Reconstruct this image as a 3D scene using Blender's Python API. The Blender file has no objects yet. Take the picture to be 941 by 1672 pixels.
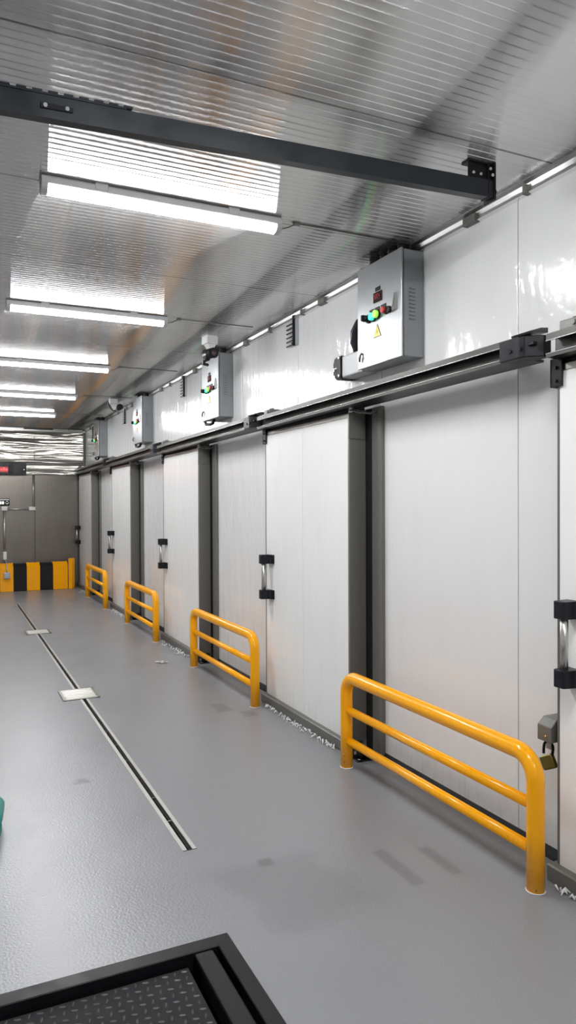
import bpy, bmesh, math, random
from mathutils import Vector, Matrix
random.seed(7)
C = bpy.context.scene.collection
SC = bpy.context.scene
PI = math.pi

# ------------------------------------------------------------------ camera, world, exposure
FOCAL_PX, YAW, PITCH, ROLL = 1179.7, math.radians(25.185), math.radians(-0.601), math.radians(-0.24)
cam_data = bpy.data.cameras.new('camera')
cam = bpy.data.objects.new('camera', cam_data)
C.objects.link(cam)
cam_data.sensor_fit = 'HORIZONTAL'
cam_data.sensor_width = 36.0
cam_data.lens = FOCAL_PX / 941.0 * 36.0
cam_data.clip_start = 0.02
_f = Vector((math.sin(YAW)*math.cos(PITCH), math.cos(YAW)*math.cos(PITCH), math.sin(PITCH)))
_r = Vector((math.cos(YAW), -math.sin(YAW), 0))
_u = _r.cross(_f)
_r2 = math.cos(ROLL)*_r + math.sin(ROLL)*_u
_u2 = -math.sin(ROLL)*_r + math.cos(ROLL)*_u
cam.matrix_world = Matrix(((_r2.x, _u2.x, -_f.x, 0), (_r2.y, _u2.y, -_f.y, 0), (_r2.z, _u2.z, -_f.z, 1.6), (0, 0, 0, 1)))
SC.camera = cam

world = bpy.data.worlds.new('world'); SC.world = world
world.use_nodes = True
world.node_tree.nodes['Background'].inputs[0].default_value = (0.5, 0.52, 0.55, 1)
world.node_tree.nodes['Background'].inputs[1].default_value = 0.15
LAMP_STRENGTH = 100.0
SC.view_settings.view_transform = 'Standard'
SC.view_settings.look = 'None'
SC.view_settings.exposure = 0.27
SC.view_settings.gamma = 1.0
SC.view_settings.use_curve_mapping = False
SC.cycles.max_bounces = 12
SC.cycles.diffuse_bounces = 6
SC.cycles.glossy_bounces = 6
SC.cycles.sample_clamp_indirect = 6.0
SC.cycles.use_denoising = True

# ------------------------------------------------------------------ dimensions
WX = 2.47          # right wall face
CZ = 3.10          # ceiling
EY = 14.72         # end wall
LX, BY = -2.0, -3.5
DX = 2.33          # door face
DOORS = [0.93, 4.03, 7.11, 10.18, 13.27]
DOOR_W = [1.347, 1.35, 1.345, 1.28, 1.35]

# ------------------------------------------------------------------ material helpers
class NT:
    def __init__(s, name):
        s.m = bpy.data.materials.new(name); s.m.use_nodes = True
        s.t = s.m.node_tree
        s.bsdf = s.t.nodes['Principled BSDF']; s.out = s.t.nodes['Material Output']
    def n(s, typ, **kw):
        o = s.t.nodes.new(typ)
        for k, v in kw.items(): setattr(o, k, v)
        return o
    def l(s, a, b): s.t.links.new(a, b)
    def put(s, sock, v):
        if isinstance(v, (int, float)): sock.default_value = v
        elif isinstance(v, (tuple, list)): sock.default_value = v if len(v) == len(sock.default_value) else (*v, 1)
        else: s.l(v, sock)
    def math(s, op, a, b=0.0, c=0.0):
        o = s.n('ShaderNodeMath', operation=op)
        s.put(o.inputs[0], a); s.put(o.inputs[1], b); s.put(o.inputs[2], c)
        return o.outputs[0]
    def pos(s):
        if not hasattr(s, '_p'):
            g = s.n('ShaderNodeNewGeometry'); x = s.n('ShaderNodeSeparateXYZ')
            s.l(g.outputs['Position'], x.inputs[0]); s._p = (g.outputs['Position'], x.outputs)
        return s._p
    def obj(s):
        return s.n('ShaderNodeTexCoord').outputs['Object']
    def scaled(s, vec, sc):
        m = s.n('ShaderNodeMapping'); s.l(vec, m.inputs['Vector']); m.inputs['Scale'].default_value = sc
        return m.outputs[0]
    def noise(s, vec, scale, detail=3, rough=0.5, dist=0.0):
        o = s.n('ShaderNodeTexNoise'); s.l(vec, o.inputs['Vector'])
        o.inputs['Scale'].default_value = scale; o.inputs['Detail'].default_value = detail
        o.inputs['Roughness'].default_value = rough; o.inputs['Distortion'].default_value = dist
        return o.outputs[0]
    def ramp(s, fac, a, b, lo=0.0, hi=1.0):
        o = s.n('ShaderNodeMapRange', interpolation_type='SMOOTHSTEP'); s.put(o.inputs['Value'], fac)
        o.inputs['From Min'].default_value = a; o.inputs['From Max'].default_value = b
        o.inputs['To Min'].default_value = lo; o.inputs['To Max'].default_value = hi
        return o.outputs[0]
    def mix(s, fac, a, b):
        o = s.n('ShaderNodeMix', data_type='RGBA')
        s.put(o.inputs[0], fac); s.put(o.inputs[6], a); s.put(o.inputs[7], b)
        return o.outputs[2]
    def bump(s, h, strength=0.1, dist=0.01, normal=None):
        o = s.n('ShaderNodeBump'); s.put(o.inputs['Height'], h)
        o.inputs['Strength'].default_value = strength; o.inputs['Distance'].default_value = dist
        if normal is not None: s.l(normal, o.inputs['Normal'])
        return o.outputs[0]
    def set(s, **kw):
        for k, v in kw.items(): s.put(s.bsdf.inputs[k.replace('_', ' ')], v)
        return s

def plain(name, col, rough=0.5, metal=0.0, var=0.06, spec=0.5, scale=20.0, emit=0.0, ecol=None, bump=0.0, coat=0.0):
    t = NT(name)
    o = t.obj()
    nz = t.noise(o, scale, 3)
    lo = tuple(max(0, c*(1-var)) for c in col); hi = tuple(min(1, c*(1+var)) for c in col)
    t.set(Base_Color=t.mix(nz, lo, hi), Roughness=t.ramp(nz, 0.3, 0.7, max(0.285, rough-0.05) if rough >= 0.3 else max(0.02, rough-0.03), rough+0.05 if rough >= 0.3 else min(0.26, rough+0.03)), Metallic=metal)
    t.bsdf.inputs['Specular IOR Level'].default_value = spec if max(col) > 0.02 else min(spec, 0.22)
    t.bsdf.inputs['Coat Weight'].default_value = coat
    if bump: t.set(Normal=t.bump(nz, bump, 0.005))
    if emit: t.set(Emission_Color=(*(ecol or col), 1), Emission_Strength=emit)
    return t.m

def brushed(name, col, rough=0.3, sc=(1, 1, 40), metal=1.0, var=0.12, wave=0.0):
    t = NT(name)
    o = t.obj()
    nz = t.noise(t.scaled(o, sc), 6.0, 5, 0.65)
    big = t.noise(o, 1.6, 3)
    lo = tuple(c*(1-var) for c in col); hi = tuple(min(1, c*(1+var)) for c in col)
    c = t.mix(nz, lo, hi)
    c = t.mix(t.ramp(big, 0.4, 0.75, 0, 0.25), c, tuple(x*0.7 for x in col))
    t.set(Base_Color=c, Metallic=metal, Roughness=t.ramp(nz, 0.2, 0.8, max(0.285, rough*0.85), max(0.30, rough*1.15)),
          Normal=t.bump(nz, 0.06, 0.002))
    return t.m

def mat_wall_panel(name, col, rough, b1=0.36, b2=0.30, coat=0.6):
    t = NT(name); p, x = t.pos()
    n1 = t.noise(t.scaled(p, (1, 2.2, 0.55)), 4.0, 2, 0.5, 0.4)
    n2 = t.noise(p, 38, 2)
    sm = t.noise(t.scaled(p, (1, 1.6, 0.7)), 3.0, 4)
    c = t.mix(t.ramp(sm, 0.45, 0.8, 0, 0.5), col, tuple(v*0.93 for v in col))
    # grime near the floor
    g = t.math('MULTIPLY', t.ramp(x[2], 0.0, 0.35, 1, 0), t.ramp(t.noise(t.scaled(p, (1, 9, 2)), 3, 4), 0.45, 0.75, 0, 0.25))
    c = t.mix(g, c, (0.42, 0.40, 0.37))
    b = t.bump(n1, 0.12, 0.012)
    n3 = t.noise(t.scaled(p, (1, 1, 0.8)), 16.0, 2, 0.5, 0.5)
    bc = t.bump(n1, b1, 0.03)
    bc = t.bump(n3, b2*1.5, 0.008, bc)
    bc = t.bump(n2, b2, 0.003, bc)
    t.set(Base_Color=c, Roughness=rough, Normal=b)
    t.bsdf.inputs['Specular IOR Level'].default_value = 0.12
    t.bsdf.inputs['Coat Weight'].default_value = coat
    t.bsdf.inputs['Coat Roughness'].default_value = 0.13
    t.l(bc, t.bsdf.inputs['Coat Normal'])
    return t.m

def mat_floor():
    t = NT('grey_epoxy'); p, x = t.pos()
    n1 = t.noise(p, 1.3, 4, 0.6); n2 = t.noise(p, 95, 2); n3 = t.noise(t.scaled(p, (2.2, 1, 1)), 3.2, 5, 0.6, 0.5)
    c = t.mix(n1, (0.205, 0.208, 0.217), (0.230, 0.233, 0.242))
    def box(x0, x1, y0, y1, s=0.02, sh=0.0, dis=0.0):
        X, Y = x[0], x[1]
        if sh: X = t.math('ADD', X, t.math('MULTIPLY', t.math('SUBTRACT', Y, y0), sh))
        if dis:
            X = t.math('ADD', X, t.math('MULTIPLY', t.math('SUBTRACT', n3, 0.5), dis))
            Y = t.math('ADD', Y, t.math('MULTIPLY', t.math('SUBTRACT', n1, 0.5), dis))
        a = t.math('MULTIPLY', t.ramp(X, x0-s, x0+s), t.ramp(X, x1-s, x1+s, 1, 0))
        b = t.math('MULTIPLY', t.ramp(Y, y0-s, y0+s), t.ramp(Y, y1-s, y1+s, 1, 0))
        return t.math('MULTIPLY', a, b)
    d = t.math('MULTIPLY', box(1.75, 1.815, 2.50, 2.83, 0.016), 0.36)
    d = t.math('MAXIMUM', d, t.math('MULTIPLY', box(1.955, 2.015, 2.50, 2.77, 0.016), 0.36))
    d = t.math('MAXIMUM', d, t.math('MULTIPLY', box(1.12, 1.60, 2.46, 2.98, 0.07, 0.25, 0.35), 0.22))
    d = t.math('MAXIMUM', d, t.math('MULTIPLY', box(1.235, 1.31, 2.92, 2.99, 0.02, 0, 0.1), 0.6))
    d = t.math('MAXIMUM', d, t.math('MULTIPLY', box(0.62, 0.72, 4.28, 4.36, 0.02, 0, 0.25), 0.55))
    d = t.math('MAXIMUM', d, t.math('MULTIPLY', box(1.88, 2.0, 5.25, 5.5, 0.02, 0, 0.12), 0.35))
    d = t.math('MAXIMUM', d, t.math('MULTIPLY', box(2.02, 2.12, 5.05, 5.2, 0.02, 0, 0.12), 0.35))
    # worn spots on the far stretch of the floor
    sp = t.ramp(t.noise(t.scaled(p, (1, 0.45, 1)), 2.6, 3, 0.6, 0.4), 0.63, 0.72, 0, 0.35)
    sp = t.math('MULTIPLY', sp, t.ramp(x[1], 6.5, 9.0))
    d = t.math('MAXIMUM', d, sp)
    c = t.mix(d, c, (0.06, 0.06, 0.063))
    r = t.math('ADD', t.ramp(n1, 0.3, 0.7, 0.29, 0.36), t.math('MULTIPLY', d, 0.1))
    b = t.bump(n2, 0.5, 0.003)
    b = t.bump(n1, 0.05, 0.02, b)
    t.set(Base_Color=c, Roughness=r, Normal=b)
    t.bsdf.inputs['Specular IOR Level'].default_value = 0.75
    return t.m

def mat_ceiling():
    t = NT('ribbed_steel_ceiling'); p, x = t.pos()
    Y = x[1]
    def groove(per, off, w):
        f = t.math('FRACT', t.math('DIVIDE', t.math('SUBTRACT', Y, off), per))
        d = t.math('MULTIPLY', t.math('ABSOLUTE', t.math('SUBTRACT', f, 0.5)), per)   # distance from groove centre
        return t.ramp(d, 0.0, w, 0, 1)
    seam = groove(1.117, 2.40-1.117/2, 0.006)
    big = t.noise(t.scaled(p, (1.4, 0.5, 1)), 1.5, 3)
    scr = t.noise(t.scaled(p, (1.0, 60, 1)), 4, 4, 0.6)
    c = t.mix(big, (0.60, 0.60, 0.59), (0.72, 0.72, 0.71))
    c = t.mix(t.ramp(t.noise(p, 1.1, 4, 0.6, 1.0), 0.52, 0.75, 0, 0.30), c, (0.42, 0.41, 0.39))
    c = t.mix(t.math('MULTIPLY', t.math('SUBTRACT', 1, seam), 0.75), c, (0.05, 0.05, 0.05))
    b = t.bump(seam, 0.6, 0.006)
    b = t.bump(t.noise(t.scaled(p, (0.12, 1.0, 1)), 2.2, 2), 0.02, 0.02, b)
    gl = t.n('ShaderNodeBsdfAnisotropic')
    t.l(c, gl.inputs['Color']); t.l(b, gl.inputs['Normal'])
    gl.inputs['Roughness'].default_value = 0.155
    gl.inputs['Anisotropy'].default_value = 0.90
    gl.inputs['Rotation'].default_value = 0.0
    tv = t.n('ShaderNodeCombineXYZ'); tv.inputs[0].default_value = 1.0
    t.l(tv.outputs[0], gl.inputs['Tangent'])
    df = t.n('ShaderNodeBsdfDiffuse'); t.l(t.mix(0.5, c, (0.3, 0.3, 0.3)), df.inputs['Color'])
    mx = t.n('ShaderNodeMixShader'); mx.inputs[0].default_value = 0.05
    t.l(gl.outputs[0], mx.inputs[1]); t.l(df.outputs[0], mx.inputs[2])
    t.l(mx.outputs[0], t.out.inputs['Surface'])
    return t.m

def mat_mirror_steel():
    t = NT('wavy_polished_steel'); p, x = t.pos()
    n = t.noise(t.scaled(p, (0.40, 1, 5.5)), 1.8, 2, 0.4, 0.5)
    b = t.bump(n, 0.40, 0.05)
    gl = t.n('ShaderNodeBsdfAnisotropic')
    gl.inputs['Color'].default_value = (0.52, 0.50, 0.455, 1); t.l(b, gl.inputs['Normal'])
    gl.inputs['Roughness'].default_value = 0.26; gl.inputs['Anisotropy'].default_value = 0.85
    tv = t.n('ShaderNodeCombineXYZ'); tv.inputs[2].default_value = 1.0
    t.l(tv.outputs[0], gl.inputs['Tangent'])
    t.l(gl.outputs[0], t.out.inputs['Surface'])
    return t.m

def mat_end_steel():
    t = NT('dull_steel_sheet'); p, x = t.pos()
    n = t.noise(t.scaled(p, (30, 1, 0.6)), 3, 4, 0.6)
    w = t.noise(t.scaled(p, (0.5, 1, 3.0)), 1.5, 2)
    st = t.noise(p, 1.2, 4, 0.6)
    c = t.mix(n, (0.155, 0.14, 0.122), (0.205, 0.187, 0.163))
    c = t.mix(t.ramp(st, 0.45, 0.75, 0, 0.35), c, (0.13, 0.105, 0.075))
    b = t.bump(w, 0.08, 0.03); b = t.bump(n, 0.05, 0.002, b)
    t.set(Base_Color=c, Metallic=0.85, Roughness=t.ramp(st, 0.3, 0.7, 0.29, 0.38), Normal=b)
    return t.m

def mat_yellow():
    t = NT('yellow_gloss_paint'); o = t.obj()
    n = t.noise(o, 9, 4, 0.6); f = t.noise(o, 60, 3)
    sep = t.n('ShaderNodeSeparateXYZ'); t.l(o, sep.inputs[0])
    c = t.mix(n, (0.97, 0.39, 0.0), (1.0, 0.44, 0.0))
    chip = t.math('MULTIPLY', t.ramp(f, 0.66, 0.70), t.ramp(sep.outputs[2], 0.02, 0.3, 1, 0))
    c = t.mix(t.math('MULTIPLY', chip, 0.7), c, (0.20, 0.11, 0.03))
    t.set(Base_Color=c, Roughness=0.22, Normal=t.bump(n, 0.04, 0.004))
    t.bsdf.inputs['Specular IOR Level'].default_value = 0.35
    t.bsdf.inputs['Coat Weight'].default_value = 0.15; t.bsdf.inputs['Coat Roughness'].default_value = 0.08
    return t.m

M = {}
M['wall'] = mat_wall_panel('white_wall_panel', (0.77, 0.77, 0.765), 0.2)
M['door'] = mat_wall_panel('white_door_skin', (0.86, 0.855, 0.84), 0.22, 0.18, 0.2, 0.45)
M['floor'] = mat_floor()
M['ceiling'] = mat_ceiling()
M['mirror'] = mat_mirror_steel()
M['endsteel'] = mat_end_steel()
M['yellow'] = mat_yellow()
M['seam'] = plain('dark_joint_sealant', (0.10, 0.10, 0.10), 0.7)
M['rubber'] = plain('black_rubber', (0.012, 0.012, 0.013), 0.55)
M['steel'] = brushed('brushed_steel', (0.42, 0.40, 0.37), 0.34, (30, 30, 1))
M['darksteel'] = brushed('dark_steel', (0.17, 0.166, 0.152), 0.42, (24, 24, 1), 0.35)
M['rail'] = brushed('rail_steel', (0.085, 0.083, 0.078), 0.36, (30, 1, 30))
M['bright'] = plain('bright_aluminium', (0.86, 0.86, 0.85), 0.24, 1.0, 0.03)
M['alu'] = brushed('aluminium_trim', (0.62, 0.62, 0.61), 0.28, (30, 1, 30))
M['chrome'] = plain('polished_steel', (0.72, 0.70, 0.68), 0.16, 1.0, 0.04)
M['steelbar'] = plain('satin_steel_bar', (0.60, 0.58, 0.56), 0.32, 1.0, 0.05)
M['black'] = plain('black_plastic', (0.012, 0.013, 0.016), 0.34)
M['blackmetal'] = plain('black_painted_steel', (0.007, 0.0075, 0.009), 0.42, 0.0, 0.25, scale=14, bump=0.04)
M['plate'] = plain('black_scale_plate', (0.018, 0.0185, 0.020), 0.6, 0.0, 0.25, spec=0.12)
M['lug'] = plain('worn_highlit_lug', (0.075, 0.077, 0.08), 0.33, 0.0, 0.2, spec=0.7)  # worn lugs, with their highlights painted in as a paler colour
M['beam'] = plain('charcoal_channel_paint', (0.018, 0.021, 0.026), 0.34, 0.3, 0.2, scale=9)
M['box'] = brushed('grey_box_steel', (0.40, 0.41, 0.42), 0.30, (2, 1, 30), 0.75, 0.05)
M['boxside'] = plain('grey_box_paint', (0.25, 0.265, 0.275), 0.42, 0.2, 0.03)
M['boxdoor'] = brushed('satin_box_door', (0.40, 0.41, 0.42), 0.36, (1, 1, 12), 0.7, 0.03)
M['white'] = plain('white_plastic', (0.72, 0.72, 0.70), 0.35)
M['grey'] = plain('grey_plastic', (0.42, 0.43, 0.44), 0.4)
M['housing'] = plain('lamp_housing_grey', (0.50, 0.50, 0.50), 0.4, 0.1)
M['lamp'] = plain('lit_diffuser', (0.9, 0.9, 0.9), 0.5, emit=LAMP_STRENGTH, ecol=(0.975, 0.985, 1.0))
M['green'] = plain('lit_green_button', (0.02, 0.5, 0.25), 0.3, emit=1.6, ecol=(0.03, 0.85, 0.42))
M['lime'] = plain('lit_lime_button', (0.25, 0.5, 0.05), 0.3, emit=0.8, ecol=(0.32, 0.75, 0.08))
M['red'] = plain('red_button', (0.45, 0.02, 0.02), 0.3)
M['redled'] = plain('red_led', (0.4, 0.02, 0.02), 0.4, emit=3.0, ecol=(1.0, 0.05, 0.06))
M['redglow'] = plain('red_led_backing', (0.2, 0.01, 0.01), 0.4, emit=0.35, ecol=(0.55, 0.03, 0.035))
M['whiteled'] = plain('white_led', (0.8, 0.8, 0.8), 0.4, emit=1.4, ecol=(0.95, 0.92, 0.9))
M['screen'] = plain('dark_screen', (0.03, 0.008, 0.01), 0.15)
M['sign_yellow'] = plain('warning_yellow', (0.85, 0.66, 0.0), 0.4)
M['sign_black'] = plain('warning_black', (0.03, 0.02, 0.005), 0.5)
M['brass'] = plain('aged_brass', (0.17, 0.145, 0.04), 0.34, 0.85, 0.15)
M['frost'] = plain('white_flaky_sealant', (0.74, 0.74, 0.73), 0.55, 0, 0.08, bump=0.3, scale=60)
M['grate'] = brushed('drain_cover_steel', (0.72, 0.70, 0.66), 0.34, (1, 30, 1))
M['teal'] = plain('teal_plastic', (0.01, 0.24, 0.20), 0.32, 0, 0.35, scale=12, bump=0.4)
M['paper'] = plain('white_paper', (0.75, 0.75, 0.74), 0.6)

# ------------------------------------------------------------------ mesh helpers
def box(bm, lo, hi, bev=0.0, seg=2, mi=0, rot=None):
    lo = Vector(lo); hi = Vector(hi); c = (lo+hi)/2; s = hi-lo
    r = bmesh.ops.create_cube(bm, size=1.0)
    vs = r['verts']
    for v in vs: v.co = Vector((v.co.x*s.x, v.co.y*s.y, v.co.z*s.z))
    fs = set(f for v in vs for f in v.link_faces)
    if bev > 0:
        es = list(set(e for v in vs for e in v.link_edges))
        rr = bmesh.ops.bevel(bm, geom=es, offset=min(bev, min(s)*0.45), segments=seg, affect='EDGES', profile=0.5)
        vs = set(v for v in rr['verts']) | set(v for v in vs if v.is_valid)
        fs = set(f for v in vs for f in v.link_faces)
    for v in vs:
        if rot is not None: v.co = rot @ v.co
        v.co += c
    for f in fs: f.material_index = mi
    return bm

def cyl(bm, a, b, r, seg=16, r2=None, mi=0, cap=True):
    a = Vector(a); b = Vector(b); d = b-a
    q = d.to_track_quat('Z', 'Y').to_matrix().to_4x4()
    mt = Matrix.Translation((a+b)/2) @ q
    res = bmesh.ops.create_cone(bm, cap_ends=cap, segments=seg, radius1=r, radius2=r if r2 is None else r2, depth=d.length, matrix=mt)
    for f in set(f for v in res['verts'] for f in v.link_faces):
        f.material_index = mi; f.smooth = len(f.verts) == 4
    return bm

def tube(bm, pts, r, seg=14, cap=True, mi=0):
    pts = [Vector(p) for p in pts]; rings = []
    up = None
    for i, p in enumerate(pts):
        t = ((pts[min(i+1, len(pts)-1)] - pts[max(i-1, 0)])).normalized()
        if up is None:
            up = Vector((0, 0, 1)) if abs(t.z) < 0.9 else Vector((1, 0, 0))
        s = t.cross(up).normalized(); up = s.cross(t).normalized()
        rr = r[i] if isinstance(r, (list, tuple)) else r
        rings.append([bm.verts.new(p + rr*(math.cos(2*PI*k/seg)*s + math.sin(2*PI*k/seg)*up)) for k in range(seg)])
    for a, b in zip(rings, rings[1:]):
        for k in range(seg):
            f = bm.faces.new((a[k], a[(k+1) % seg], b[(k+1) % seg], b[k])); f.smooth = True; f.material_index = mi
    if cap:
        f = bm.faces.new(rings[0][::-1]); f.material_index = mi
        f = bm.faces.new(rings[-1]); f.material_index = mi
    return bm

def prism(bm, poly, axis, a, b, mi=0):
    """extrude a 2-D outline: axis 'x' outline is (y,z); 'y' -> (x,z); 'z' -> (x,y)"""
    def P(u, v, w):
        return {'x': (w, u, v), 'y': (u, w, v), 'z': (u, v, w)}[axis]
    A = [bm.verts.new(P(u, v, a)) for u, v in poly]; B = [bm.verts.new(P(u, v, b)) for u, v in poly]
    n = len(poly); fs = [bm.faces.new(A), bm.faces.new(B[::-1])]
    for i in range(n): fs.append(bm.faces.new((A[i], B[i], B[(i+1) % n], A[(i+1) % n])))
    for f in fs: f.material_index = mi
    return bm

def arc(c, r, a0, a1, n, plane='yz'):
    out = []
    for i in range(n+1):
        a = a0+(a1-a0)*i/n
        u, v = r*math.cos(a), r*math.sin(a)
        out.append(Vector(c) + (Vector((0, u, v)) if plane == 'yz' else Vector((u, 0, v)) if plane == 'xz' else Vector((u, v, 0))))
    return out

def obj(name, bm, mats, parent=None, loc=None):
    bmesh.ops.recalc_face_normals(bm, faces=bm.faces[:])
    me = bpy.data.meshes.new(name); bm.to_mesh(me); bm.free()
    o = bpy.data.objects.new(name, me); C.objects.link(o)
    for m in (mats if isinstance(mats, (list, tuple)) else [mats]): me.materials.append(M[m])
    if parent is not None: o.parent = parent
    if loc is not None: o.location = loc
    return o
def B(): return bmesh.new()
def tag(o, label, cat, group=None, kind=None):
    o['label'] = label; o['category'] = cat
    if group: o['group'] = group
    if kind: o['kind'] = kind
    return o
def thing(name, label, cat, loc=(0, 0, 0), group=None, kind=None, rotz=0.0):
    o = bpy.data.objects.new(name, None); C.objects.link(o); o.empty_display_size = 0.1
    o.location = loc; o.rotation_euler = (0, 0, rotz)
    return tag(o, label, cat, group, kind)
def dup(root, loc, label):
    r = root.copy(); C.objects.link(r); r.location = loc; r['label'] = label
    for ch in list(root.children):
        c = ch.copy(); C.objects.link(c); c.parent = r
        for g in list(ch.children):
            d = g.copy(); C.objects.link(d); d.parent = c
    return r

# ------------------------------------------------------------------ room shell
PIT = (-0.55, 0.928, 0.95, 2.522)        # x0 x1 y0 y1 of the scale pit
DRN = (0.968, 1.034, 3.215, 12.45)       # drain channel
bm = B()
xs = sorted([LX, PIT[0], PIT[1], DRN[0], DRN[1], WX]); ys = sorted([BY, PIT[2], PIT[3], DRN[2], DRN[3], EY])
for i in range(len(xs)-1):
    for j in range(len(ys)-1):
        cx, cy = (xs[i]+xs[i+1])/2, (ys[j]+ys[j+1])/2
        if PIT[0] < cx < PIT[1] and PIT[2] < cy < PIT[3]: continue
        if DRN[0] < cx < DRN[1] and DRN[2] < cy < DRN[3]: continue
        vs = [bm.verts.new(p) for p in ((xs[i], ys[j], 0), (xs[i+1], ys[j], 0), (xs[i+1], ys[j+1], 0), (xs[i], ys[j+1], 0))]
        bm.faces.new(vs)
bmesh.ops.remove_doubles(bm, verts=bm.verts[:], dist=1e-5)
o = obj('floor', bm, 'floor'); tag(o, 'glossy grey epoxy floor of the corridor', 'floor', kind='structure')
bm = B()
prof = [(BY-0.1, CZ+0.1), (BY-0.1, CZ)]
k = 0
while True:
    yr = BY + 0.0432*k + 0.0272; k += 1
    if yr > EY: break
    prof += [(yr-0.0040, CZ), (yr-0.0012, CZ-0.0020), (yr+0.0012, CZ-0.0020), (yr+0.0040, CZ)]
prof += [(EY+0.1, CZ), (EY+0.1, CZ+0.1)]
A = [bm.verts.new((LX-0.1, y, z)) for y, z in prof]; Bv = [bm.verts.new((WX+0.15, y, z)) for y, z in prof]
for i in range(len(prof)-1): bm.faces.new((A[i], Bv[i], Bv[i+1], A[i+1]))
bm.faces.new((A[-1], Bv[-1], Bv[0], A[0]))
o = obj('ceiling', bm, 'ceiling'); tag(o, 'ribbed stainless steel ceiling with long lamp reflections', 'ceiling', kind='structure')

# right wall: insulated panels with dark joints
bm = B()
seams = [2.662 + 1.197*k for k in range(-6, 11)]
ed = [BY] + [s for s in seams if BY < s < EY] + [EY]
for a, b in zip(ed, ed[1:]): box(bm, (WX, a+0.0025, 0), (WX+0.10, b-0.0025, CZ), 0.002, 1, 0)
box(bm, (WX+0.006, BY, 0), (WX+0.12, EY, CZ), 0, 1, 1)
o = obj('wall_right', bm, ['wall', 'seam']); tag(o, 'white glossy insulated panel wall behind the sliding doors', 'wall', kind='structure')
bm = B()
for k in range(15): box(bm, (LX-0.10, BY+k*1.22+0.002, 0), (LX, min(EY, BY+(k+1)*1.22)-0.002, CZ), 0.002, 1, 0)
box(bm, (LX-0.12, BY, 0), (LX-0.006, EY, CZ), 0, 1, 1)
o = obj('wall_left', bm, ['wall', 'seam']); tag(o, 'white insulated panel wall on the far left side', 'wall', kind='structure')
bm = B(); box(bm, (LX-0.1, BY-0.1, 0), (WX+0.1, BY, CZ))
o = obj('wall_back', bm, 'wall'); tag(o, 'white wall behind the viewer', 'wall', kind='structure')

# end wall: dull lower sheet with joints, polished upper sheets
bm = B()
box(bm, (LX, EY, 0), (1.508, EY+0.08, 2.19), 0.003, 1, 0)
box(bm, (1.514, EY, 0), (WX, EY+0.08, 2.19), 0.003, 1, 0)
box(bm, (LX, EY+0.01, 0), (WX, EY+0.1, CZ), 0, 1, 2)
box(bm, (LX, EY+0.002, 2.195), (WX, EY+0.08, 2.385), 0.01, 2, 1)
for a, b in ((LX, 0.3), (0.304, 1.508), (1.513, WX-0.035)):
    box(bm, (a, EY, 2.425), (b, EY+0.05, CZ-0.05), 0.004, 1, 1)
o = obj('wall_end', bm, ['endsteel', 'mirror', 'seam']); tag(o, 'stainless steel end wall, polished and rippled above, dull brown grey below', 'wall', kind='structure')
bm = B()
box(bm, (LX, EY-0.05, 2.385), (WX, EY+0.01, 2.42), 0.006)
o = obj('trim_1', bm, 'darksteel'); tag(o, 'dark steel ledge below the polished panels of the end wall', 'trim', kind='structure')
bm = B(); box(bm, (WX-0.045, EY-0.045, 2.42), (WX-0.015, EY, CZ), 0.005)
o = obj('trim_2', bm, 'darksteel'); tag(o, 'upright dark steel corner trim beside the polished end panels', 'trim', kind='structure')
bm = B()
for a, b in ((LX, 0.5), (0.52, 1.32), (1.86, 2.14), (2.16, 2.41)): box(bm, (a, EY-0.07, CZ-0.045), (b, EY-0.005, CZ-0.012), 0.006)
box(bm, (LX, EY-0.05, CZ-0.07), (WX, EY-0.003, CZ-0.035), 0.004)
o = obj('trim_3', bm, 'alu'); tag(o, 'bright metal strip where the end wall meets the ceiling', 'trim', kind='structure')

# ceiling angle trim along the right wall
bm = B()
prism(bm, [(WX, CZ), (WX-0.045, CZ), (WX-0.045, CZ-0.006), (WX-0.02, CZ-0.012), (WX-0.012, CZ-0.032), (WX-0.016, CZ-0.036), (WX-0.016, CZ-0.054), (WX, CZ-0.058)], 'y', BY, EY, 0)
prism(bm, [(WX, CZ-0.046), (WX-0.022, CZ-0.044), (WX-0.026, CZ-0.056), (WX, CZ-0.060)], 'y', BY, EY, 1)
k = 0; y = 1.55
while y < 14.4:
    box(bm, (WX-0.036, y, CZ-0.062), (WX, y+(0.10 if k % 3 == 0 else 0.028), CZ-0.018), 0.004, 1, 2)
    y += [0.50, 0.52, 0.36, 0.61][k % 4]; k += 1
o = obj('trim_4', bm, ['alu', 'bright', 'darksteel']); tag(o, 'shiny metal angle trim where the white wall meets the ceiling', 'trim', kind='structure')
bm = B()
for a, b in zip([BY]+[d+w for d, w in zip(DOORS, DOOR_W)], DOORS+[EY]):
    a2 = a+0.01; b2 = b-0.02
    if b2-a2 > 0.05: prism(bm, [(WX, 0), (WX-0.035, 0), (WX-0.028, 0.012), (WX-0.008, 0.035), (WX, 0.04)], 'y', a2, b2-0.18 if b2-0.18 > a2 else b2)
o = obj('baseboard_right', bm, 'rubber'); tag(o, 'black rubber seal strip along the foot of the white wall', 'baseboard', kind='structure')

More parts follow.
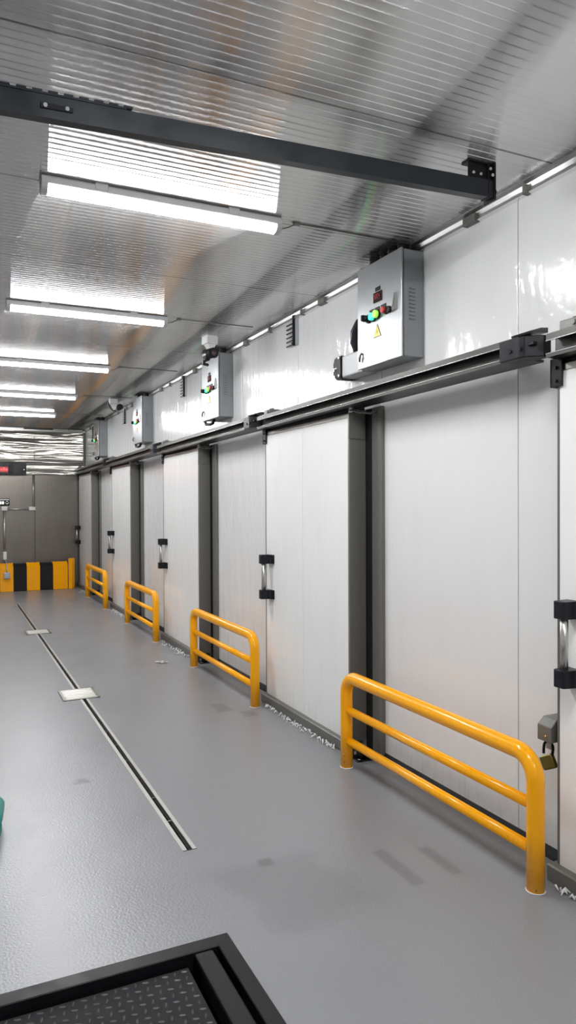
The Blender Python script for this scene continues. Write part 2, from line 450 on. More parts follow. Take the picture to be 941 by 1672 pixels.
# ------------------------------------------------------------------ sliding doors
ORD = ['nearest the viewer, cut by the right picture edge', 'with two full white leaves, second from the viewer', 'third from the viewer, behind the second yellow guard',
       'fourth from the viewer, between the third and fourth guards', 'farthest, meeting the steel end wall']
LAB = ['white sliding cold room door at the right picture edge above the padlocked hasp',
       'white sliding cold room door between the first and second yellow guards',
       'white sliding cold room door between the second and third yellow guards',
       'white sliding cold room door between the third and fourth yellow guards',
       'narrow white sliding cold room door against the steel end wall']
def make_door(i, y0, w):
    r = thing('door_%d' % (i+1), LAB[i], 'sliding door', (DX, y0, 0), kind='structure')
    T = 0.125; zb, zt = 0.065, 2.185
    bm = B()
    hw = w*0.5
    for a, b in ((0.012, hw-0.0015), (hw+0.0015, w-0.010)):
        box(bm, (0, a, zb+0.004), (0.05, b, zt-0.03), 0.002, 1, 0)
    box(bm, (0.003, 0.014, zb+0.01), (0.05, w-0.012, zt-0.03), 0, 1, 1)
    p = obj('door_panel', bm, ['door', 'seam'], r)
    bm = B()
    box(bm, (0.004, 0, zb), (T, 0.012, zt), 0.003)
    p = obj('side_plate', bm, 'darksteel', r); p['label'] = 'dark brushed steel side of the door'
    bm = B()
    box(bm, (-0.003, -0.001, zb), (0.004, 0.012, zt), 0.001)
    box(bm, (-0.002, 0.0, zt-0.03), (T, w, zt), 0.003)
    p = obj('edge_frame', bm, 'steel', r); p['label'] = 'brushed steel edging round the white door leaf'
    bm = B(); box(bm, (-0.003, w-0.011, zb), (T, w, zt), 0.003); p = obj('closing_edge', bm, 'darksteel', r); p['label'] = 'dark closing edge of the door'
    bm = B(); box(bm, (-0.004, -0.006, zt-0.165), (0.118, 0.002, zt+0.02), 0.002)
    for (xx, zz) in ((0.02, -0.14), (0.10, -0.14), (0.02, -0.03)): cyl(bm, (xx, -0.012, zt+zz), (xx, 0, zt+zz), 0.007, 10)
    box(bm, (0.03, -0.004, zt), (0.07, 0.03, zt+0.06), 0.003)
    obj('hanger_plate', bm, 'darksteel', r)
    bm = B(); box(bm, (0.012, 0.004, zt), (T-0.005, w-0.004, zt+0.05), 0.003, 1); obj('carriage_bar', bm, 'rubber', r)
    bm = B()
    prism(bm, [(-0.040, 0.004), (-0.040, 0.066), (-0.034, 0.072), (T, 0.072), (T, 0.062), (-0.030, 0.062), (-0.030, 0.004)], 'y', 0.05, w+0.02)
    box(bm, (-0.030, 0.06, 0.004), (T-0.01, w, 0.066))
    p = obj('bottom_rail', bm, 'darksteel', r); p['label'] = 'dark steel angle along the door foot'
    bm = B()
    hy = w-0.095; zs = (0.885, 1.165)
    cyl(bm, (-0.062, hy, zs[0]), (-0.062, hy, zs[1]), 0.0165, 20)
    h = obj('handle', bm, 'steelbar', r); h['label'] = 'upright steel bar handle between black mounts'
    for z in zs:
        bm = B()
        prism(bm, [(0.0, hy-0.055), (-0.018, hy-0.055), (-0.034, hy-0.028), (-0.085, hy-0.026), (-0.092, hy-0.018), (-0.092, hy+0.026), (-0.084, hy+0.034), (-0.03, hy+0.034), (0.0, hy+0.045)], 'z', z-0.036, z+0.036)
        bmesh.ops.bevel(bm, geom=bm.edges[:], offset=0.003, segments=1, affect='EDGES')
        box(bm, (-0.012, hy-0.075, z-0.036), (0.0, hy-0.05, z+0.036), 0.003)
        cyl(bm, (-0.016, hy-0.063, z-0.02), (-0.008, hy-0.063, z-0.02), 0.006, 10)
        q = obj('handle_mount', bm, 'black', h); q['label'] = 'black plastic handle mount'
    return r
for i in range(5): make_door(i, DOORS[i], DOOR_W[i])

# door jambs with a black gasket strip that also paints the gap's shadow (fixed to the wall on the near side of each door)
for i in range(5):
    y0 = DOORS[i]
    bm = B()
    box(bm, (WX-0.03, y0-0.205, 0.0), (WX, y0-0.165, 2.213), 0.006, 2)
    box(bm, (WX-0.022, y0-0.165, 0.0), (WX, y0-0.085, 2.213), 0.002, 1)
    o = obj('trim_%d' % (5+i), bm, 'darksteel')
    tag(o, ['dark steel jamb outside the view near the first door', 'dark steel jamb by the nearest yellow guard, tallest in view',
            'dark steel jamb behind the second yellow guard', 'dark steel jamb behind the third yellow guard', 'dark steel jamb behind the farthest yellow guard'][i], 'door jamb', kind='structure')
    bm = B(); box(bm, (WX-0.012, y0-0.086, 0.0), (WX, y0+0.01, 2.213), 0.002, 1)
    g = obj('gasket', bm, 'rubber', o); g['label'] = 'black rubber gasket strip, also standing in for the door gap shadow'

# ------------------------------------------------------------------ door tracks
def make_track(label, y_door, near=True, far_len=1.33):
    r = thing('door_track', label, 'door track', (WX, y_door, 2.20), 'sliding door tracks on the white wall')
    y0, y1 = -1.61, far_len
    def tilt(bm):
        for v in bm.verts: v.co.z += -0.008*(v.co.y-0.0)
        return bm
    bm = B()
    # C channel: wall flange, top lip, recessed web, bottom lip
    prism(bm, [(-0.145, 0.118), (-0.20, 0.118), (-0.222, 0.112), (-0.222, 0.084), (-0.214, 0.084), (-0.20, 0.100), (-0.17, 0.104), (-0.17, 0.028), (-0.205, 0.024), (-0.222, 0.028), (-0.222, 0.014), (-0.165, 0.012), (-0.075, 0.012), (-0.075, 0.022), (-0.145, 0.026)], 'y', y0, y1)
    obj('track_channel', tilt(bm), 'rail', r)
    bm = B()
    box(bm, (-0.2255, y0, 0.0815), (-0.2145, y1, 0.0855), 0.001, 1); box(bm, (-0.2255, y0, 0.0275), (-0.2145, y1, 0.0315), 0.001, 1)
    p = obj('lip_edge', tilt(bm), 'bright', r); p['label'] = 'bright edges of the channel lips'  # lips edged in a brighter metal than the channel
    bm = B()
    prism(bm, [(-0.242, y0+0.10), (-0.242, y0-0.02), (-0.235, y0-0.05), (-0.17, y0-0.10), (-0.13, y0-0.10), (-0.13, y0+0.10)], 'z', 0.012, 0.104)
    bmesh.ops.bevel(bm, geom=bm.edges[:], offset=0.004, segments=1, affect='EDGES')
    box(bm, (-0.225, y0-0.09, 0.06), (-0.20, y0-0.04, 0.075), 0.002, 1)
    for yy in (-0.03, 0.03): cyl(bm, (-0.248, y0+yy, 0.05), (-0.238, y0+yy, 0.05), 0.009, 10)
    p = obj('end_stop', tilt(bm), 'black', r); p['label'] = 'black buffer block at the near end of the track'
    bm = B(); prism(bm, [(-0.224, 0.112), (-0.228, 0.120), (-0.17, 0.138), (-0.13, 0.142), (-0.13, 0.12)], 'y', y0-0.08, y0+0.04)
    obj('end_cap', tilt(bm), 'rail', r)
    for yy in (y0+0.25, (y0+y1)/2, y1-0.3):
        bm = B(); box(bm, (-0.146, yy-0.02, 0.05), (0, yy+0.02, 0.10), 0.003, 1); obj('standoff', tilt(bm), 'rail', r)
    # mounting bracket on top, far end
    bm = B()
    box(bm, (-0.17, y1-0.13, 0.125), (-0.02, y1-0.02, 0.165), 0.004, 1)
    cyl(bm, (-0.18, y1-0.10, 0.145), (-0.165, y1-0.10, 0.145), 0.012, 12); cyl(bm, (-0.12, y1-0.07, 0.16), (-0.12, y1-0.07, 0.178), 0.018, 12)
    obj('mounting_bracket', tilt(bm), 'darksteel', r)
    # hanging stop plate below the far end
    bm = B()
    box(bm, (-0.155, y1-0.02, -0.10), (-0.145, y1+0.045, 0.02), 0.002, 1); box(bm, (-0.155, y1+0.035, -0.10), (-0.06, y1+0.045, 0.02), 0.002, 1)
    for zz in (-0.075, -0.02): cyl(bm, (-0.165, y1+0.01, zz), (-0.15, y1+0.01, zz), 0.007, 10)
    obj('stop_plate', tilt(bm), 'blackmetal', r)
    # roller bolt and bent keeper over the jamb
    bm = B()
    for zz in (-0.012, 0.008): cyl(bm, (-0.165, -0.045, zz), (-0.13, -0.045, zz), 0.008, 10)
    obj('roller_bolt', tilt(bm), 'chrome', r)
    bm = B(); tube(bm, [(-0.15, -0.05, 0.0), (-0.12, -0.08, -0.02), (-0.06, -0.13, -0.03), (-0.02, -0.16, -0.012)], 0.007, 8)
    obj('keeper_rod', tilt(bm), 'darksteel', r)
TL = ['dark steel door track over the nearest door at the right picture edge',
      'longest dark steel door track, below the largest grey control box',
      'dark steel door track below the control box with the camera above it',
      'dark steel door track over the fourth door, below the third control box',
      'short dark steel door track ending at the steel end wall']
for i in range(5): make_track(TL[i], DOORS[i], far_len=1.33 if i < 4 else 1.36)

# ------------------------------------------------------------------ yellow guard rails
def make_guard(label, y0, L):
    r = thing('guard_rail', label, 'guard rail', (2.185, y0, 0), 'yellow tubular guards in front of the doors')
    R, H, cr = 0.0375, 0.555, 0.105
    pts = [Vector((0, 0, 0)), Vector((0, 0, 0.25)), Vector((0, 0, H-cr))] + arc((0, cr, H-cr), cr, PI, PI/2, 8)[1:] + [Vector((0, L/2, H))] + arc((0, L-cr, H-cr), cr, PI/2, 0, 8) + [Vector((0, L, 0.25)), Vector((0, L, 0))]
    bm = B(); tube(bm, pts, R, 24); obj('hoop_frame', bm, 'yellow', r)
    for z in (0.352, 0.166):
        bm = B(); cyl(bm, (0, R*0.8, z), (0, L-R*0.8, z), 0.0245, 20)
        obj('cross_rail', bm, 'yellow', r)
    for yy in (0, L):
        bm = B(); tube(bm, arc((0, yy, 0.002), R+0.001, 0, 2*PI, 24, 'xy'), 0.0025, 6, cap=False)
        p = obj('floor_seal', bm, 'frost', r); p['label'] = 'thin pale sealant ring at the post foot'
GL = ['largest yellow guard rail, nearest the viewer in front of the padlocked door', 'second yellow guard rail from the viewer, beside the paper scrap',
      'third yellow guard rail from the viewer, left of the tall black handle', 'smallest yellow guard rail, beside the striped bumper']
for lb, y0, L in zip(GL, (2.255, 5.275, 8.285, 11.28), (1.565, 1.575, 1.50, 1.585)): make_guard(lb, y0, L)

# ------------------------------------------------------------------ ceiling lamps
def make_lamp(label, y0):
    r = thing('ceiling_lamp', label, 'lamp', (0.99, y0, CZ), 'linear lamps along the ceiling')
    L = 0.597
    bm = B()
    prism(bm, [(-0.042, -0.006), (0.042, -0.006), (0.046, -0.012), (0.046, -0.040), (0.040, -0.046), (-0.040, -0.046), (-0.046, -0.040), (-0.046, -0.012)], 'x', -L, L)
    for xx in (-0.33, 0.33): box(bm, (xx-0.03, -0.05, -0.034), (xx+0.03, 0.05, 0.0), 0.003, 1)
    obj('lamp_housing', bm, 'housing', r)
    bm = B()
    prof = [(-0.040, -0.044)] + [(0.040*math.cos(a), -0.050-0.026*math.sin(a)) for a in [PI-PI*k/10 for k in range(11)]] + [(0.040, -0.044)]
    prism(bm, prof, 'x', -L+0.028, L-0.028)
    obj('diffuser', bm, 'lamp', r)
    for s in (-1, 1):
        bm = B()
        prof = [(-0.046, -0.010), (0.046, -0.010)] + [(0.045*math.cos(a), -0.048-0.031*math.sin(a)) for a in [PI*k/10 for k in range(11)]]
        prism(bm, prof, 'x', s*(L-0.028), s*L)
        obj('end_cap', bm, 'grey', r)
    bm = B(); tube(bm, [(L, 0, -0.05), (L+0.05, 0.0, -0.035), (L+0.10, 0.0, -0.008), (L+0.12, 0, -0.004), (L+0.75, 0, -0.004)], 0.004, 6)
    box(bm, (L+0.085, -0.012, -0.014), (L+0.125, 0.012, 0), 0.003, 1)
    p = obj('supply_cable', bm, 'darksteel', r); p['label'] = 'thin dark supply cable'
    return r
LL = {3.475: 'nearest and largest lit linear ceiling lamp, just beyond the black beam', 5.65: 'second lit linear ceiling lamp from the viewer',
      7.87: 'third lit linear ceiling lamp from the viewer', 10.07: 'fourth lit linear ceiling lamp from the viewer', 12.2: 'farthest lit linear ceiling lamp, before the polished end wall',
      1.28: 'lit linear ceiling lamp above the viewer, outside the picture', -0.92: 'lit linear ceiling lamp behind the viewer'}
lamp0 = None
for y, lb in LL.items():
    if lamp0 is None: lamp0 = make_lamp(lb, y)
    else: dup(lamp0, (0.99, y, CZ), lb)

# ------------------------------------------------------------------ black ceiling channel beam
BYY = 2.53
r = thing('ceiling_channel', 'long black slotted channel hung across the ceiling before the nearest lamp', 'channel', (2.19, BYY, 0))
x0, x1, zl, zr = -4.185, 0.0, 2.7985, 2.950
bm = B()
prism(bm, [(0.020, 0.0), (-0.020, 0.0), (-0.020, 0.075), (-0.014, 0.075), (-0.014, 0.022), (-0.020, 0.018), (0.014, 0.006), (0.014, 0.072), (0.004, 0.072), (0.004, 0.077), (0.020, 0.077)], 'x', x0, x1)
def slope(bm):
    for v in bm.verts: v.co.z += zr + (zl-zr)*(v.co.x/(x0))
    return bm
obj('channel_bar', slope(bm), 'beam', r)
bm = B(); box(bm, (-2.9, -0.020, 0.077), (-1.62, 0.004, 0.085), 0.001, 1)
for k in range(26): box(bm, (-2.88+0.05*k, -0.021, 0.081), (-2.848+0.05*k, -0.002, 0.092), 0.002, 1)
p = obj('slotted_strip', slope(bm), 'beam', r)
bm = B(); box(bm, (-1.905, -0.026, 0.028), (-1.80, -0.018, 0.046), 0.002, 1)
q = obj('clip', slope(bm), 'black', r)
for xx in (-1.89, -1.82):
    bm = B(); cyl(bm, (xx, -0.030, 0.037), (xx, -0.024, 0.037), 0.007, 10); obj('bolt', slope(bm), 'bright', q)
bm = B()
box(bm, (-0.03, -0.022, -0.004+zr), (-0.024, 0.03, CZ), 0.001, 1); box(bm, (-0.002, -0.03, zr-0.012), (0.006, 0.045, CZ), 0.001, 1)
box(bm, (-0.03, 0.012, zr+0.02), (0.004, 0.022, CZ), 0.001, 1)
box(bm, (-0.13, -0.02, CZ-0.008), (0.012, 0.04, CZ), 0.002, 1)
box(bm, (-0.13, -0.008, CZ-0.072), (0.0, -0.002, CZ), 0.002, 1)
cyl(bm, (0.006, 0.0, zr+0.035), (0.026, 0.0, zr+0.035), 0.012, 8)
h = obj('hanger_bracket', bm, 'blackmetal', r)
for (xx, yy, zz) in ((-0.105, -0.008, CZ-0.055), (-0.065, -0.008, CZ-0.055), (-0.018, -0.030, CZ-0.06), (0.0, -0.008, CZ-0.045), (-0.03, -0.03, CZ-0.035)):
    bm = B(); cyl(bm, (xx, yy-0.008, zz), (xx, yy+0.002, zz), 0.0065, 10); obj('bracket_screw', bm, 'bright', h)

# ------------------------------------------------------------------ control boxes
def make_box():
    r = thing('control_box', '', 'control box', (WX, 0, 2.436), 'grey control boxes high on the white wall')
    W, H, D = 0.475, 0.606, 0.155
    bm = B(); box(bm, (-D+0.02, 0, 0), (0, W, H), 0.006, 2); obj('enclosure', bm, 'boxside', r)
    bm = B()
    for k in range(9):
        z = 0.208+k*0.0215
        prism(bm, [(-0.100, z), (-0.060, z), (-0.060, z+0.004), (-0.100, z+0.007)], 'y', -0.004, 0.002)
    p = obj('vent_louvres', bm, 'darksteel', r); p['label'] = 'column of narrow vent louvres on the box side'
    bm = B(); box(bm, (-D+0.012, 0.006, 0.006), (-D+0.021, W-0.006, H-0.006)); obj('door_gasket', bm, 'rubber', r)
    bm = B(); box(bm, (-D, -0.003, -0.004), (-D+0.013, W+0.003, H+0.004), 0.004, 2); d = obj('box_door', bm, 'boxdoor', r)
    F = -D
    def sub(name, mat, label, bm):
        p = obj(name, bm, mat, d); p['label'] = label
    bm = B(); box(bm, (F-0.006, 0.197, 0.362), (F, 0.287, 0.422), 0.002, 1); box(bm, (F-0.0075, 0.205, 0.376), (F-0.005, 0.279, 0.416), 0, 1)
    sub('display', 'screen', 'small dark temperature display', bm)
    bm = B()
    for (a, seg7) in ((0.257, '8'), (0.236, '3'), (0.215, '1')): 
        for (z0, z1, y0, y1) in ((0.384, 0.387, 0, 0.010), (0.395, 0.398, 0, 0.010), (0.406, 0.409, 0, 0.010), (0.385, 0.397, 0, 0.003), (0.397, 0.408, 0.008, 0.011)):
            if seg7 == '1' and y1-y0 > 0.005: continue
            box(bm, (F-0.009, a+y0, z0), (F-0.007, a+y1, z1))
    sub('display_digits', 'redglow', 'dim red digits on the display', bm)
    for (a, b, z) in ((0.216, 0.270, 0.440), (0.285, 0.335, 0.321), (0.222, 0.275, 0.321), (0.155, 0.208, 0.322)):
        bm = B(); box(bm, (F-0.003, a, z-0.012), (F, b, z+0.012), 0.001, 1); sub('name_plate', 'black', 'small black name plate', bm)
    for (yc, zc, rr, mat, lb, dp) in ((0.342, 0.283, 0.020, 'black', 'black selector knob', 0.045), (0.285, 0.283, 0.022, 'green', 'lit green push button', 0.03), (0.240, 0.288, 0.022, 'lime', 'lit yellow green push button', 0.03), (0.150, 0.290, 0.018, 'red', 'red push button', 0.035)):
        bm = B(); cyl(bm, (F-0.012, yc, zc), (F, yc, zc), rr+0.006, 20, mi=1); cyl(bm, (F-dp, yc, zc), (F-0.01, yc, zc), rr, 20)
        if mat == 'black': box(bm, (F-dp-0.012, yc-0.007, zc-0.018), (F-dp, yc+0.007, zc+0.018), 0.003, 1)
        sub('push_button' if mat != 'black' else 'selector_knob', [mat, 'black'], lb, bm)
    bm = B(); cyl(bm, (F-0.02, 0.113, 0.286), (F, 0.113, 0.286), 0.019, 18); sub('key_switch', 'black', 'round black key switch', bm)
    bm = B(); prism(bm, [(0.292, 0.155), (0.204, 0.155), (0.248, 0.235)], 'x', F-0.0015, F); prism(bm, [(0.283, 0.160), (0.213, 0.160), (0.248, 0.224)], 'x', F-0.0022, F-0.001, 1)
    prism(bm, [(0.252, 0.205), (0.243, 0.188), (0.248, 0.188), (0.244, 0.168), (0.255, 0.190), (0.249, 0.190)], 'x', F-0.003, F-0.002)
    sub('warning_sign', ['sign_black', 'sign_yellow'], 'yellow triangular electric hazard sticker', bm)
    bm = B(); prism(bm, [(0.046, 0.268), (0.076, 0.268), (0.082, 0.280), (0.074, 0.300), (0.056, 0.368), (0.046, 0.368)], 'x', F-0.012, F)
    bmesh.ops.bevel(bm, geom=bm.edges[:], offset=0.002, segments=1, affect='EDGES')
    cyl(bm, (F-0.014, 0.064, 0.286), (F-0.011, 0.064, 0.286), 0.007, 12)
    sub('door_latch', 'chrome', 'polished swing latch handle', bm)
    bm = B(); cyl(bm, (F-0.012, 0.428, 0.088), (F, 0.428, 0.088), 0.008, 10); tube(bm, [(F-0.010, 0.428, 0.085), (F-0.014, 0.432, 0.066), (F-0.010, 0.440, 0.040)], [0.005, 0.009, 0.006], 8)
    sub('hanging_key', 'darksteel', 'small keys hanging on the door corner', bm)
    for k, yy in enumerate((0.40, 0.30, 0.20, 0.11)):
        bm = B()
        n = 20; pts = []; rr = []
        for j in range(n+1):
            pts.append((-0.075+0.01*(k % 2), yy, H-0.004+(CZ-2.436-H+0.004)*j/n)); rr.append(0.034 if j % 2 else 0.028)
        tube(bm, pts, rr, 14); p = obj('cable_hose', bm, 'rubber', r); p['label'] = 'black ribbed cable hose up to the ceiling'
    return r
BL = ['largest grey control box, with hazard sticker and lit buttons, above the nearest track', 'second grey control box from the viewer, below the white surveillance camera',
      'third grey control box from the viewer, narrow, right of the small ceiling camera', 'farthest grey control box, nearest the steel end wall']
b0 = make_box()
for i, y in enumerate((3.415, 6.465, 9.455, 12.47)):
    if i == 0: b0.location.y = y; b0['label'] = BL[0]
    else:
        bx = dup(b0, (WX, y, 2.436), BL[i])
        bm = B(); tube(bm, [(-0.10, 0.26, 0.004), (-0.10, 0.30, -0.030), (-0.105, 0.38, -0.038), (-0.115, 0.47, -0.028), (-0.120, 0.515, 0.02), (-0.120, 0.525, 0.08), (-0.105, 0.515, 0.14), (-0.06, 0.495, 0.18), (-0.04, 0.47, 0.20)], 0.016, 12)
        p = obj('hose_loop', bm, 'black', bx); p['label'] = 'black hose looping under the far corner of the box'

# siren / junction units just below and beyond each box
def make_unit():
    r = thing('junction_unit', '', 'junction box', (WX, 0, 2.43), 'wall units beside the control boxes')
    bm = B(); box(bm, (-0.115, -0.06, 0.0), (0, 0.22, 0.145), 0.012, 3); obj('unit_body', bm, 'grey', r)
    bm = B(); prism(bm, [(0.20, -0.004), (0.275, -0.004), (0.312, 0.03), (0.312, 0.11), (0.29, 0.148), (0.20, 0.150)], 'x', -0.125, 0.0)
    bmesh.ops.bevel(bm, geom=bm.edges[:], offset=0.008, segments=2, affect='EDGES')
    p = obj('end_cover', bm, 'rubber', r); p['label'] = 'black end cover'
    bm = B()
    for (yy, zz) in ((0.225, 0.135), (0.225, 0.02), (0.29, 0.06), (0.285, 0.02)): cyl(bm, (-0.131, yy, zz), (-0.12, yy, zz), 0.008, 10)
    box(bm, (-0.129, 0.25, 0.070), (-0.12, 0.31, 0.077), 0.002, 1)
    obj('cover_clip', bm, 'steelbar', r)
    bm = B()
    tube(bm, [(-0.05, 0.12, 0.14), (-0.05, 0.125, 0.18), (-0.055, 0.13, 0.22), (-0.055, 0.12, 0.29), (-0.05, 0.08, 0.34), (-0.045, 0.02, 0.36)], [0.02, 0.024, 0.038, 0.038, 0.034, 0.026], 16)
    p = obj('conduit_elbow', bm, 'black', r); p['label'] = 'black hose bending up behind the control box'
    return r
u0 = make_unit(); u0.location.y = 3.958
u0['label'] = 'grey junction unit with black end cover by the largest control box'; del u0['group']

# ------------------------------------------------------------------ comb-like wall brackets
def make_comb():
    r = thing('comb_bracket', '', 'wall bracket', (WX, 0, 2.84), 'black comb brackets below the ceiling')
    bm = B(); box(bm, (-0.028, -0.006, 0.0), (0, 0.008, 0.235), 0.002, 1); box(bm, (-0.01, -0.05, 0.0), (0, -0.0, 0.22), 0.002, 1, 1)
    cyl(bm, (-0.034, 0.001, 0.012), (-0.02, 0.001, 0.012), 0.011, 10)
    obj('spine', bm, ['black', 'grey'], r)
    for k in range(6):
        bm = B(); box(bm, (-0.026, 0.006, 0.006+k*0.033), (-0.016, 0.125, 0.016+k*0.033), 0.002, 1)
        obj('prong', bm, 'black', r)
    return r
CL = ['black comb bracket on the wall between the first and second control boxes', 'black comb bracket on the wall between the second and third control boxes',
      'black comb bracket between the third and farthest control boxes', 'black comb bracket beyond the farthest control box, by the end wall']
c0 = make_comb()
for i, y in enumerate((5.095, 8.0, 11.05, 13.75)):
    if i == 0: c0.location.y = y; c0['label'] = CL[0]
    else: dup(c0, (WX, y, 2.84), CL[i])

# ------------------------------------------------------------------ cameras on the ceiling
def make_cam(label, loc, rz, first):
    r = thing('surveillance_camera', label, 'camera', loc, rotz=rz)
    bm = B()
    box(bm, (-0.055, -0.055, -0.075), (0.055, 0.055, 0), 0.006, 2)
    if first: prism(bm, [(-0.045, -0.072), (0.045, -0.072), (0.022, -0.115), (-0.012, -0.115)], 'y', -0.035, 0.035)
    obj('mount_box', bm, 'white', r)
    bm = B()
    if first:
        prism(bm, [(-0.012, -0.11), (0.03, -0.11), (0.038, -0.19), (0.026, -0.19), (0.018, -0.125), (-0.012, -0.122)], 'y', -0.012, 0.012)
    else:
        prism(bm, [(-0.04, -0.07), (0.05, -0.07), (0.03, -0.15), (0.01, -0.155)], 'y', -0.025, 0.025)
    obj('arm', bm, 'white', r)
    bm = B()
    if first:
        cyl(bm, (-0.015, -0.09, -0.165), (-0.005, 0.06, -0.15), 0.044, 20); cyl(bm, (-0.016, -0.105, -0.167), (-0.015, -0.09, -0.165), 0.046, 20, 0.040)
        cyl(bm, (-0.018, 0.0, -0.20), (-0.018, 0.06, -0.20), 0.02, 12)
    else:
        cyl(bm, (0.085, -0.07, -0.115), (0.085, 0.06, -0.115), 0.042, 20); box(bm, (0.045, -0.02, -0.125), (0.06, 0.02, -0.10), 0.002, 1)
    h = obj('camera_head', bm, 'black', r); h['label'] = 'black camera head'
    bm = B()
    if first: cyl(bm, (-0.0165, -0.109, -0.1675), (-0.0162, -0.104, -0.167), 0.022, 16)
    else: cyl(bm, (0.085, -0.075, -0.115), (0.085, -0.07, -0.115), 0.025, 16)
    obj('lens', bm, 'screen', h)
    bm = B()
    tube(bm, [(-0.06, 0.02, -0.05), (-0.05, 0.0, -0.12), (-0.01, -0.01, -0.165), (0.03, -0.02, -0.17)] if not first else [(0.0, 0.03, -0.19), (-0.03, 0.05, -0.215), (-0.02, 0.08, -0.235), (0.03, 0.1, -0.235)], 0.008 if not first else 0.014, 8)
    obj('cable', bm, 'black', r)
make_cam('white and black surveillance camera above the second control box', (2.12, 6.13, CZ), 0.15, True)
make_cam('small surveillance camera on the ceiling left of the third control box', (2.12, 10.3, CZ), 0.0, False)

# ------------------------------------------------------------------ hasp, padlock, rollers
r = thing('hasp', 'brown steel hasp box on the wall left of the nearest door edge', 'hasp', (WX, 2.33, 0.58))
bm = B()
prism(bm, [(0, -0.005), (-0.155, -0.005), (-0.155, 0.062), (-0.12, 0.092), (0, 0.092)], 'y', -0.03, 0.05)
bmesh.ops.bevel(bm, geom=bm.edges[:], offset=0.003, segments=1, affect='EDGES'); obj('hasp_cover', bm, 'darksteel', r)
bm = B(); box(bm, (-0.125, 0.0, -0.045), (-0.117, 0.03, 0.0), 0.002, 1); obj('staple', bm, 'steel', r)
bm = B(); cyl(bm, (-0.16, 0.0, 0.02), (-0.154, 0.0, 0.02), 0.006, 10); obj('rivet', bm, 'chrome', r)
r = thing('padlock', 'old brass padlock hanging tilted below the steel hasp', 'padlock', (2.349, 2.352, 0.509), rotz=0.2)
bm = B(); box(bm, (-0.014, -0.038, -0.062), (0.014, 0.030, 0.0), 0.009, 3, rot=Matrix.Rotation(-0.45, 3, 'X')); obj('lock_body', bm, 'brass', r)
bm = B(); tube(bm, [(0, -0.02, -0.01), (0, -0.026, 0.03)] + arc((0, -0.004, 0.035), 0.022, PI, 0, 8)[1:] + [(0, 0.02, 0.02), (0, 0.02, 0.0)], 0.006, 10)
p = obj('shackle', bm, 'blackmetal', r); p['label'] = 'dark curved shackle'
RL = ['black floor roller guide behind the post of the nearest guard', 'black floor roller guide behind the second guard', 'black floor roller guide behind the third guard', 'black floor roller guide behind the farthest guard']
def make_roller():
    r = thing('roller_guide', '', 'floor guide', (2.33, 0, 0), 'floor guides below the doors')
    bm = B(); box(bm, (-0.05, -0.09, 0), (0.10, 0.03, 0.008), 0.002, 1); box(bm, (-0.05, -0.03, 0.008), (-0.04, 0.03, 0.06), 0.002, 1); box(bm, (0.05, -0.09, 0.008), (0.06, 0.0, 0.05), 0.002, 1); obj('base_plate', bm, 'blackmetal', r)
    bm = B(); cyl(bm, (0.005, -0.04, 0.008), (0.005, -0.04, 0.065), 0.03, 18); obj('roller', bm, 'rubber', r)
    for yy in (-0.075, 0.015):
        bm = B(); cyl(bm, (-0.03, yy, 0.006), (-0.03, yy, 0.018), 0.009, 8); obj('bolt', bm, 'chrome', r)
    return r
q0 = make_roller()
for i, y in enumerate((3.94, 7.02, 10.09, 13.18)):
    if i == 0: q0.location.y = y; q0['label'] = RL[0]
    else: dup(q0, (2.33, y, 0), RL[i])

# ------------------------------------------------------------------ floor: drain, covers, scale, scraps
r = thing('drain_channel', 'long narrow slot drain with steel edges running down the grey floor', 'drain', ((DRN[0]+DRN[1])/2, DRN[2], 0))
L = DRN[3]-DRN[2]
for s in (-1, 1):
    bm = B(); box(bm, (s*0.0125, 0, -0.03), (s*0.033, L, 0.0015), 0.001, 1); obj('edge_strip', bm, 'grate', r)
bm = B(); box(bm, (-0.033, 0, -0.06), (0.033, L, -0.045)); box(bm, (-0.033, -0.004, -0.05), (0.033, 0.004, 0.001), 0, 1)
for k in range(28): 
    yy = 0.35+0.32*k
    if yy < L-0.05: box(bm, (-0.0125, yy, -0.02), (0.0125, yy+0.008, -0.006), 0, 1, 1)
obj('channel_bed', bm, ['rubber', 'chrome'], r)
def cover(label, x, y, w, d):
    r = thing('drain_cover', label, 'drain cover', (x, y, 0), 'steel covers over the slot drain')
    bm = B()
    for a, b in (((-w/2, -d/2), (w/2, -d/2+0.022)), ((-w/2, d/2-0.022), (w/2, d/2)), ((-w/2, -d/2), (-w/2+0.022, d/2)), ((w/2-0.022, -d/2), (w/2, d/2))):
        box(bm, (a[0], a[1], 0.001), (b[0], b[1], 0.009), 0.002, 1)
    obj('cover_frame', bm, 'steel', r)
    bm = B(); box(bm, (-w/2+0.02, -d/2+0.02, 0.0005), (w/2-0.02, d/2-0.02, 0.006))
    for k in range(5):
        yy = -d/2+0.03+k*(d-0.06)/5
        box(bm, (-w/2+0.03, yy+0.008, 0.006), (w/2-0.03, yy+(d-0.06)/5-0.006, 0.010), 0.002, 1)
    obj('cover_plate', bm, 'grate', r)
cover('nearer square steel drain cover over the slot drain', 0.985, 6.27, 0.30, 0.335)
cover('farther square steel drain cover over the slot drain', 1.008, 9.58, 0.30, 0.30)

